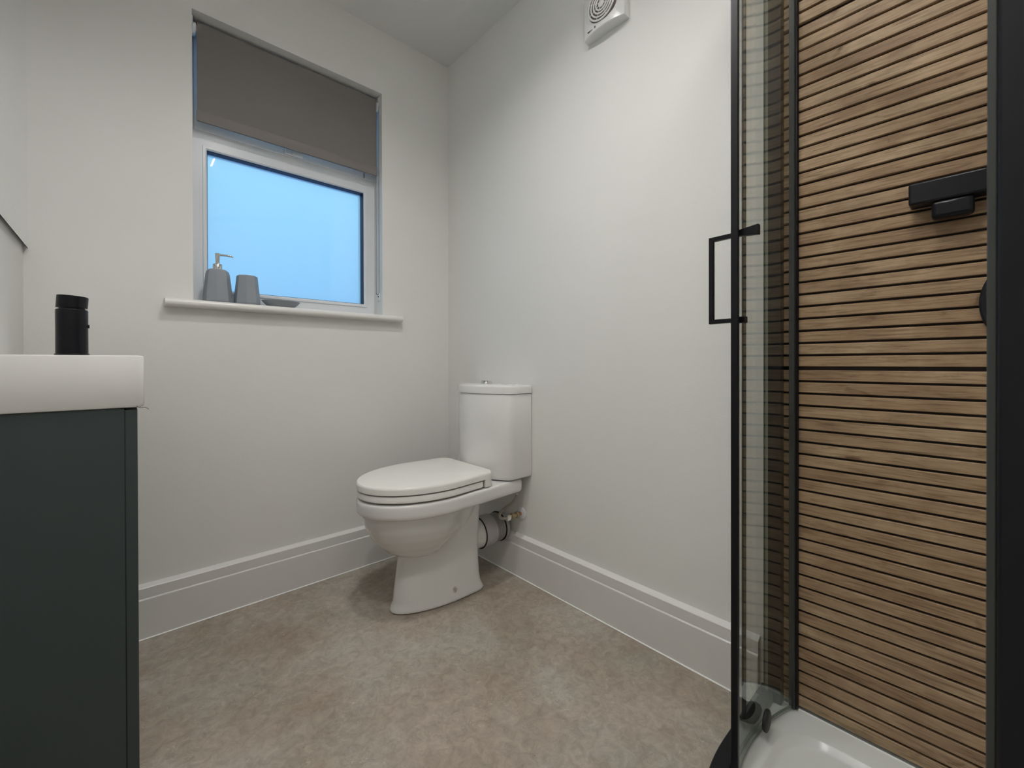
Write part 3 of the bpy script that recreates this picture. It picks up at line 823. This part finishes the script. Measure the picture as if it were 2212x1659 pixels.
# wall profiles
bm = B(XS-.0215,XS-.0004,0.3135,0.3515,ZR0,ZTOP1)
obj('wall_profile', rel(bm,en), 'black', en, bev=0.0015)
bm = B(TX0+.003,TX0+.046,TYF,TYF+.034,ZR0,ZTOP1)
obj('wall_profile', rel(bm,en), 'black', en, bev=0.0015)
# fixed panes in the straight ends
def strip_pane(pts, z0, z1, th, name, parent, mats=('glass','glass_edge')):
    """vertical pane following plan points, thickness th; the rim faces get the edge material"""
    P = [Vector((x,y,0)) for x,y in pts]; L, Rr = [], []
    for i,p in enumerate(P):
        d = (P[min(i+1,len(P)-1)]-P[max(i-1,0)]).normalized(); nrm = Vector((-d.y,d.x,0))*th/2
        L.append(p+nrm); Rr.append(p-nrm)
    bm = bmesh.new()
    vl = [(bm.verts.new((q.x,q.y,z0)),bm.verts.new((q.x,q.y,z1))) for q in L]
    vr = [(bm.verts.new((q.x,q.y,z0)),bm.verts.new((q.x,q.y,z1))) for q in Rr]
    n = len(P)
    for i in range(n-1):
        bm.faces.new((vl[i][0],vl[i][1],vl[i+1][1],vl[i+1][0])); bm.faces.new((vr[i][0],vr[i+1][0],vr[i+1][1],vr[i][1]))
        for f in (bm.faces.new((vl[i][0],vl[i+1][0],vr[i+1][0],vr[i][0])), bm.faces.new((vl[i][1],vr[i][1],vr[i+1][1],vl[i+1][1]))): f.material_index = 1
    for i in (0,n-1): bm.faces.new((vl[i][0],vr[i][0],vr[i][1],vl[i][1])).material_index = 1
    return obj(name, rel(bm,parent), list(mats), parent, smooth=30)
strip_pane([(XS-.022,TY1-.021),(0.997,TY1-.021)], ZR1-.004, ZTOP0+.004, 0.006, 'fixed_pane', en)
strip_pane([(TX0+.017,TYF+.030),(TX0+.017,TY1-TRC-.06)], ZR1-.004, ZTOP0+.004, 0.006, 'fixed_pane', en)

obj('pane_seal', rel(B(0.9925,1.0005,TY1-.0242,TY1-.0178,ZR1-.001,ZTOP0),en), 'black', en)
# far sliding door, pushed open towards the wall: a curved pane
DZ0, DZ1 = 0.0460, 1.845
far = thing('shower_door', 'curved clear glass sliding shower door with black square handle, pushed against the slatted wall', 'shower door', (1.0,0.30,DZ0), 'curved sliding shower doors')
Pa, Pm, Pb = (1.1608,0.2915), (1.086,0.3140), (0.874,0.3170)
def arc3(a,m,b,n=20):
    ax,ay = a; bx,by = m; cx,cy = b
    d = 2*(ax*(by-cy)+bx*(cy-ay)+cx*(ay-by))
    ux = ((ax*ax+ay*ay)*(by-cy)+(bx*bx+by*by)*(cy-ay)+(cx*cx+cy*cy)*(ay-by))/d
    uy = ((ax*ax+ay*ay)*(cx-bx)+(bx*bx+by*by)*(ax-cx)+(cx*cx+cy*cy)*(bx-ax))/d
    r = math.hypot(ax-ux,ay-uy); a0 = math.atan2(ay-uy,ax-ux); a1 = math.atan2(cy-uy,cx-ux)
    return [(ux+r*math.cos(a0+(a1-a0)*k/n), uy+r*math.sin(a0+(a1-a0)*k/n)) for k in range(n+1)]
arc = arc3(Pa,Pm,Pb)
strip_pane(arc, DZ0, DZ1, 0.006, 'door_pane', far)
# leading edge profile
e0, e1 = Vector((*arc[-2],0)), Vector((*arc[-1],0)); dd = (e1-e0).normalized(); nn = Vector((-dd.y,dd.x,0))
def oriented(p, d, nrm, a0,a1,b0,b1,z0,z1):
    bm = bmesh.new(); vs = box(bm,a0,a1,b0,b1,z0,z1)
    for v in vs: v.co = p+d*v.co.x+nrm*v.co.y+Vector((0,0,v.co.z))
    return bm
obj('edge_profile', rel(oriented(e1,dd,nn,-.004,.010,-.0065,.0065,DZ0-.004,DZ1+.003),far), 'black', far, bev=0.0015)
# trailing seal, close to the wall
s0, s1 = Vector((*arc[0],0)), Vector((*arc[1],0)); ds = (s0-s1).normalized(); ns = Vector((-ds.y,ds.x,0))
tr = obj('trailing_seal', rel(oriented(s0,ds,ns,-.004,.0045,-.0085,.0045,DZ0-.005,DZ1),far), 'black', far, bev=0.001)
obj('seal_fin', rel(oriented(s0,ds,ns,-.0095,-.0040,-.0060,.0060,DZ0-.004,DZ1),far), 'seal', far)
# handle: square D outside, short stubs inside
outv = Vector((0.06,1.0,0)).normalized()
hp = Vector((*arc[-1],0))-dd*0.012
bm = bmesh.new()
def bar(bm, p, q, w):
    p, q = Vector(p), Vector(q); d = (q-p).normalized(); a = d.cross(Vector((0,0,1)))
    if a.length < .01: a = Vector((1,0,0))
    a.normalize(); b = d.cross(a)
    vs = [bm.verts.new(c+a*sx*w/2+b*sy*w/2) for c in (p,q) for sx,sy in ((-1,-1),(1,-1),(1,1),(-1,1))]
    for f in ((0,1,2,3),(7,6,5,4),(0,4,5,1),(1,5,6,2),(2,6,7,3),(3,7,4,0)): bm.faces.new([vs[i] for i in f])
    return vs
HW = 0.0088; ZH1, ZH0 = 1.101, 0.934
o1_ = hp+outv*0.049
bar(bm, hp+outv*.002+Vector((0,0,ZH1)), o1_+Vector((0,0,ZH1)), HW)
bar(bm, hp+outv*.002+Vector((0,0,ZH0)), o1_+Vector((0,0,ZH0)), HW)
bar(bm, o1_+Vector((0,0,ZH0-HW/2)), o1_+Vector((0,0,ZH1+HW/2)), HW)
obj('handle', rel(bm,far), 'black', far, bev=0.0008)
bm = bmesh.new()
w0 = bar(bm, hp-outv*.002+Vector((0,0,ZH1+.001)), hp-outv*.041+Vector((0,0,ZH1+.001)), 0.011)
for v in w0[4:]: v.co.z = ZH1+.001+(v.co.z-ZH1-.001)*1.75
bar(bm, hp-outv*.002+Vector((0,0,ZH0)), hp-outv*.018+Vector((0,0,ZH0)), 0.012)
obj('inner_handle_stub', rel(bm,far), 'black', far, bev=0.0008)
# rollers at the foot of the door
def roller(P2, nrm, name='roller', parent=far):
    bm = bmesh.new()
    p = Vector((P2[0],P2[1],.0760))
    prof = [(0.0005,-.010),(0.0190,-.010),(0.0222,-.0080),(0.0222,-.0035),(0.0205,-.0015),(0.0005,-.0012)]
    rings = []
    t = Vector((-nrm.y,nrm.x,0))
    for r,h in prof:
        rings.append([tuple(p+nrm*(-h)*-1+t*r*math.cos(2*PI*k/20)+Vector((0,0,r*math.sin(2*PI*k/20)))) for k in range(20)])
    loft(bm, rings)
    return obj(name, rel(bm,parent), 'rubber', parent, smooth=40)
i_ = 9
nr = Vector((arc[i_][0]-arc[0][0], arc[i_][1]-arc[0][1],0))
nrm_in = Vector((0.05,-1,0)).normalized()
roller((1.024,.3135), -nrm_in)

# near sliding door: its leading edge stands right beside the lens
near = thing('shower_door', 'shower door edge filling the right of the photo, a broad black upright close to the lens', 'shower door', (0.42,-.03,DZ0), 'curved sliding shower doors')
cx_, cy_ = TX0+TRC, TY1-TRC; rn = 0.533
a0 = math.atan2(-.037-cy_, 0.42-cx_); 
a0 = PI-math.asin((-.034-cy_)/rn)
arcn = [(cx_+rn*math.cos(a0+0.62*k/20), cy_+rn*math.sin(a0+0.62*k/20)) for k in range(21)]
arcn = [p for p in arcn if p[1] > TYF+.02]
strip_pane(arcn, DZ0, DZ1, 0.006, 'door_pane', near)
n0 = Vector((*arcn[0],0)); dn = (Vector((*arcn[0],0))-Vector((*arcn[1],0))).normalized(); nnn = Vector((-dn.y,dn.x,0))
obj('edge_profile', rel(oriented(n0,dn,nnn,-.012,.0257,-.0075,.0075,DZ0-.004,DZ1+.003),near), 'door_black', near, bev=0.003, seg=3)
obj('edge_seal', rel(oriented(n0,dn,nnn,.0255,.0305,-.0050,.0050,DZ0-.004,DZ1+.003),near), 'seal', near, bev=0.001)
hp = n0-dn*0.030
bm = bmesh.new()
on = nnn if (nnn.x < 0) else -nnn
# its handle sits further round, outside the frame
for zz in (ZH0,ZH1): bar(bm, hp+on*.003+Vector((0,0,zz)), hp+on*.049+Vector((0,0,zz)), HW)
bar(bm, hp+on*.049+Vector((0,0,ZH0-HW/2)), hp+on*.049+Vector((0,0,ZH1+HW/2)), HW)
obj('handle', rel(bm,near), 'black', near, bev=0.0008)

# ------------------------------------------------------------------ shower valve and round plate
sv = thing('shower_valve', 'rectangular black shower valve bar mounted on the slatted wall', 'shower valve', (XS,0.0,1.185))
bm = B(XS-.040,XS-.0005,-.150,0.0925,1.1540,1.1960)
obj('valve_bar', rel(bm,sv), 'black_gloss', sv, bev=0.004, seg=3)
bm = B(XS-.038,XS-.0110,0.0050,0.0610,1.1210,1.1545)
obj('outlet', rel(bm,sv), 'black_gloss', sv, bev=0.007, seg=3)
sc_ = thing('shower_control', 'round black shower control on the slatted wall, half hidden by the near door edge', 'shower control', (XS,-.10,0.957))
bm = bmesh.new()
lathe(bm, [(0.0005,-.0005),(0.098,-.0005),(0.100,-.003),(0.100,-.016),(0.097,-.019),(0.086,-.0195),(0.084,-.0165),(0.0005,-.0165)], axis='X', n=56)
obj('plate', bm, 'door_black', sc_, smooth=35)
bm = bmesh.new(); lathe(bm, [(0.03,-.016),(0.03,-.045),(0.027,-.049),(0.0005,-.05)], axis='X', n=36)
obj('control_knob', bm, 'black_gloss', sc_, smooth=35)

# ------------------------------------------------------------------ ceiling lights (above the frame; one is mirrored as a streak in the window, one downlight is added fill)
lt = thing('ceiling_light', 'slim white linear ceiling light, seen only mirrored in the window', 'ceiling light', (0.47,0.12,ZC))
bm = B(0.456,0.484,0.010,0.230,ZC-.022,ZC-.0003)
obj('housing', rel(bm,lt), 'upvc', lt, bev=0.002)
bm = B(0.4665,0.4735,0.016,0.224,ZC-.0245,ZC-.0221)
obj('diffuser', rel(bm,lt), 'lamp', lt)
dl = thing('downlight', 'round white recessed ceiling downlight nearer the window', 'downlight', (*DLS[0],ZC), 'recessed ceiling downlights')
bm = bmesh.new(); lathe(bm, [(DLR-.004,DLD),(DLR-.004,-.002),(DLR,-.0045),(DLR+.010,-.003),(DLR+.012,-.0003)], n=40, cap0=False, cap1=False)
obj('baffle', bm, 'upvc', dl, smooth=40)
bm = bmesh.new(); lathe(bm, [(DLR-.005,DLD+.004),(DLR-.005,DLD)], n=40)
obj('lens', bm, 'spot', dl)
fill_dl = dl.copy(); COL.objects.link(fill_dl); fill_dl.location = (*DLS[1],ZC); fill_dl['label'] = 'unseen round ceiling downlight added to even out the light on the walls'  # added unseen lamp, evens the light on right and back walls
for ch_ in list(dl.children):
    c2 = ch_.copy(); COL.objects.link(c2); c2.parent = fill_dl
